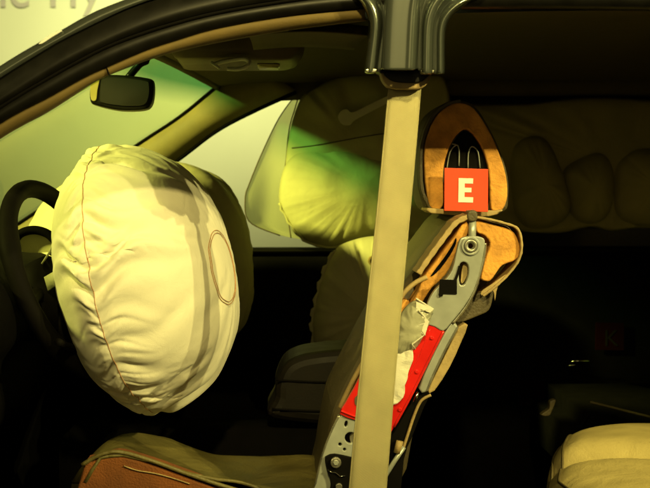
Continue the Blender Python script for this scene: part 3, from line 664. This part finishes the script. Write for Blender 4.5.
# recliner behind the belt
rc = plate('recliner_mechanism', [sm([(418, 390), (430, 393), (424, 408), (412, 438), (404, 460), (396, 520), (372, 520), (380, 470), (390, 438), (402, 416)], 2)], Y0 - .004, Y0 + .03, M['rubber'], bk, bevel=.003)
tube('cover_cord', Pl([(431, 395), (421, 401), (414, 416), (408, 434), (402, 452)], Y0 - .006), .0026, M['cover'], rc, smoothn=5)
tube('recliner_pin', Pl([(400, 441), (397, 453)], Y0 - .012), .006, M['cover'], rc)
tube('recliner_rod', Pl([(404, 447), (394, 462), (384, 478), (376, 494)], Y0 - .012), .004, M['steel'], rc)
tube('recliner_rod', Pl([(418, 392), (414, 402)], Y0 - .012), .0028, M['chrome'], rc)
# headrest posts and headrest
YH = -.055
tube('headrest_post', [P(472.5, 213, Y0 + .06), P(472.5, 222, Y0 + .004), P(472, 240, Y0 - .008)], .0065, M['steel'], st)
plate('post_sleeve', [sm([(467, 216), (469, 211), (476, 211), (478, 216), (476, 221), (469, 221)], 3)], Y0 - .006, Y0 + .03, M['leather'], st, bevel=.003)
ho = [(426, 190), (424, 170), (425, 144), (434.5, 119), (448, 106), (461, 103), (474.5, 109), (488, 129), (498.5, 151), (506, 175), (507.5, 196), (503, 209), (494, 211), (490.5, 204), (489, 172), (482.5, 149), (473, 134), (464, 129.5), (453, 140), (445.5, 159), (443, 178), (444, 202), (438, 210), (430, 206)]
hr = thing('headrest', 'headrest sliced through its foam ring, above the cut seat back', 'headrest')
outer = [(420, 190), (419, 168), (420, 142), (430, 116), (446, 102.5), (461, 99.5), (477, 106), (491, 127), (502, 150), (509.5, 175), (510.5, 197), (505, 212), (468, 213), (430, 212)]
cv = plate('leather_cover', [sm(outer, 4)], YH + .012, YH + .14, M['leather'], hr, bevel=.01, at=YH)
plate('foam_ring', [sm(ho, 3)], YH - .006, YH + .03, M['foam'], hr, bevel=.003)
plate('cover_lip', [ribbon([(432, 210), (423, 192), (421, 168), (422.5, 143), (432, 118), (447, 104.5), (461, 101)], 3.2, 1)], YH - .004, YH + .02, M['leather'], hr, bevel=.001)
core = plate('plastic_core', [sm([(464, 131), (473, 136), (482, 150), (488, 172), (489, 204), (466, 208), (445, 204), (444.5, 178), (447, 160), (454, 142)], 3)], YH + .002, YH + .04, M['rubber'], hr, bevel=.004)
for l in ([(459, 166), (459, 150), (456.5, 145), (450, 152), (447, 168)], [(468, 168), (468.5, 153), (472, 146.5), (478, 152), (480, 168)], [(452, 144), (456, 144.5)]):
    tube('core_rib', Pl(l, YH - .001), .0012, M['steel'], core, seg=6, smoothn=3)
plate('base_strip', [sm([(427, 208), (450, 209.5), (495, 210.5), (503, 209), (497, 214.5), (478, 217), (440, 214), (430, 213)], 2)], YH - .02, YH + .06, M['cover'], hr, bevel=.002)
# letter card
def card(name, label, c, hs, Y, mt, mt2, loops, tilt=0):
    o = plate(name, [c], Y, Y + .004, mt, None, bevel=.0006); tag(o, label, 'sign')
    for l in loops: plate('letter', [l], Y - .0012, Y + .001, mt2, o)
    return o
card('letter_card', 'orange square card with a white letter E under the headrest', [(444.5, 167.8), (488.3, 169), (488, 212), (444.3, 210.8)], 0, YH - .034, M['orange'], M['white'],
     [[(458.7, 178), (473.2, 178.4), (473, 183.6), (464.8, 183.4), (464.7, 187.6), (471.5, 187.8), (471.4, 192.4), (464.6, 192.2), (464.5, 197), (473.2, 197.3), (473, 202.6), (458.3, 202.2)]])
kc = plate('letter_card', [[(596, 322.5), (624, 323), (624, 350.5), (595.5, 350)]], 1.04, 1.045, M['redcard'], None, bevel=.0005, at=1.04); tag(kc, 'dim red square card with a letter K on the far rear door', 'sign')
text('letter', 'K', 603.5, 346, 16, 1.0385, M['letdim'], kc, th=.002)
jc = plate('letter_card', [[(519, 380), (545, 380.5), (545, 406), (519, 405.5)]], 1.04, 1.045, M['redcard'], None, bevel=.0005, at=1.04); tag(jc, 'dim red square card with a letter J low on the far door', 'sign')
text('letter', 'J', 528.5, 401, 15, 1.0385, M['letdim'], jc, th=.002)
# seat cushion
YQ = -.20
cu_top = [(97, 441), (118, 452.5), (152, 462), (185, 474), (217, 485), (260, 500)]
cut = plate('cushion_foam', [sm([(83, 470), (92, 462), (106, 457.5), (120, 456), (152, 465), (185, 477), (217, 489), (250, 503), (250, 540), (84, 540)], 3)], YQ, YQ + .06, M['foam_shade'], st, bevel=.004)
rowsC = []
for j in range(15):
    v = j / 14; Yq = YQ - .002 + v * .40; line = []
    for i in range(31):
        u = i / 30; base = P(81 + u * 240, 0, YQ).x
        pts = [(81, 463), (100, 453), (120, 450.5), (152, 459), (185, 471), (217, 482), (260, 493), (321, 500)]
        px = 81 + 240 * u
        for (a, b), (c, d) in zip(pts, pts[1:]):
            if a <= px <= c: py = b + (d - b) * (px - a) / (c - a); break
        z = P(px, py, YQ).z
        z += (-.040 * math.sin(math.pi * min(1, v * .8)) - .012 * v) * (1 - .75 * max(0, u - .35) / .65) + .014 * noise.noise(Vector((base * 9, Yq * 9, 0))) - (.03 * (v - .9) * 10 if v > .9 else 0)
        if u < .06: z -= (.06 - u) * .5
        z += .02 * math.exp(-((v - .12) / .1) ** 2) * 0
        line.append(Vector((base - .05 * math.sin(math.pi * v) * (1 - u), Yq, z)))
    rowsC.append(line)
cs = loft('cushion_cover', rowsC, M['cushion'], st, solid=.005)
loft('cushion_front', [[l[0] + Vector((.0, .004, -.0)) for l in rowsC], [l[0] + Vector((-.006, .004, -.05)) for l in rowsC], [l[0] + Vector((.02, .004, -.15)) for l in rowsC]], M['leather'], st, solid=.004)
tube('cover_piping', Pl([(124, 466), (137, 470.5), (155, 473.5), (172, 478), (190, 484)], YQ - .002), .0012, M['cover'], st, smoothn=4, seg=6)
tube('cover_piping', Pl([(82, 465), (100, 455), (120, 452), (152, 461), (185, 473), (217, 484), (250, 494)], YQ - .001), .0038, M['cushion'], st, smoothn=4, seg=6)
box('seat_rail', (-.30, -.18, .24), (.12, -.14, .50), M['dark'], st, .01)

# ------------------------------------------------------------------ rear seat
rs = thing('rear_bench', 'light leather rear seat cushion with rolled front edge', 'seat')
rowsR = []
sec = [(.405, .44), (.398, .52), (.400, .585), (.411, .625), (.432, .650), (.465, .666), (.52, .675), (.58, .677), (.66, .672), (.78, .655), (.92, .63), (1.05, .61)]
for j in range(71):
    v = j / 70; Yq = -.33 + v * .72; e = (1 - (2 * v - 1) ** 6) ** .5 if 0 < v < 1 else 0
    bump = .003 * math.sin(v * 9.4 + .6)
    rowsR.append([Vector((x + .075 + .26 * max(0, Yq + .05) + .02 * (1 - e) - .012 * math.sin(v * 3.1) + .004 * noise.noise(Vector((v * 6, z * 20, 2))), Yq, .44 + (z - .44) * (.86 + .14 * e) + (bump if z > .6 else 0) - .055 - (.035 * math.exp(-((Yq - .11 + .16 * (x - .4)) / .034) ** 2) if z > .56 else 0) + (.006 if Yq > .08 else 0))) for x, z in [(q.x, q.y) for q in cr([Vector((a, b, 0)) for a, b in sec], 4)]])  # groove shaped in to stand in for a cast shadow band
cshn = loft('seat_cushion', rowsR, M['lleather'], rs)
md = cshn.modifiers.new('s', 'SUBSURF'); md.levels = 1; md.render_levels = 1
k8 = 4 * 4
for k8 in (12, 16): tube('piping', [r[k8] + Vector((-.001, 0, .001)) for r in rowsR], .0026, M['leather'], cshn, seg=6)
sweep('seat_back', [(1.12, .54), (1.15, .80), (1.16, .98), (1.22, 1.06), (1.30, 1.05), (1.34, .9), (1.34, .5)], -.33, 1.0, M['lleather'], rs)
tube('bolster_edge', [P(590, 402, .48), P(610, 407, .48), P(650, 417, .48), P(700, 428, .48)], .003, M['leather'], rs, smoothn=4)
bolst = box('far_cushion', (.66, .48, .42), (1.15, 1.02, .60), M['dark'], rs, .04)
bl = plate('lit_gap_scrap', [sm([(541, 415), (549, 409), (550, 402), (556, 400), (553, 409), (549, 416)], 3)], .47, .49, M['leather'], rs, bevel=.002)  # added scrap standing in for a gap to the lit outside
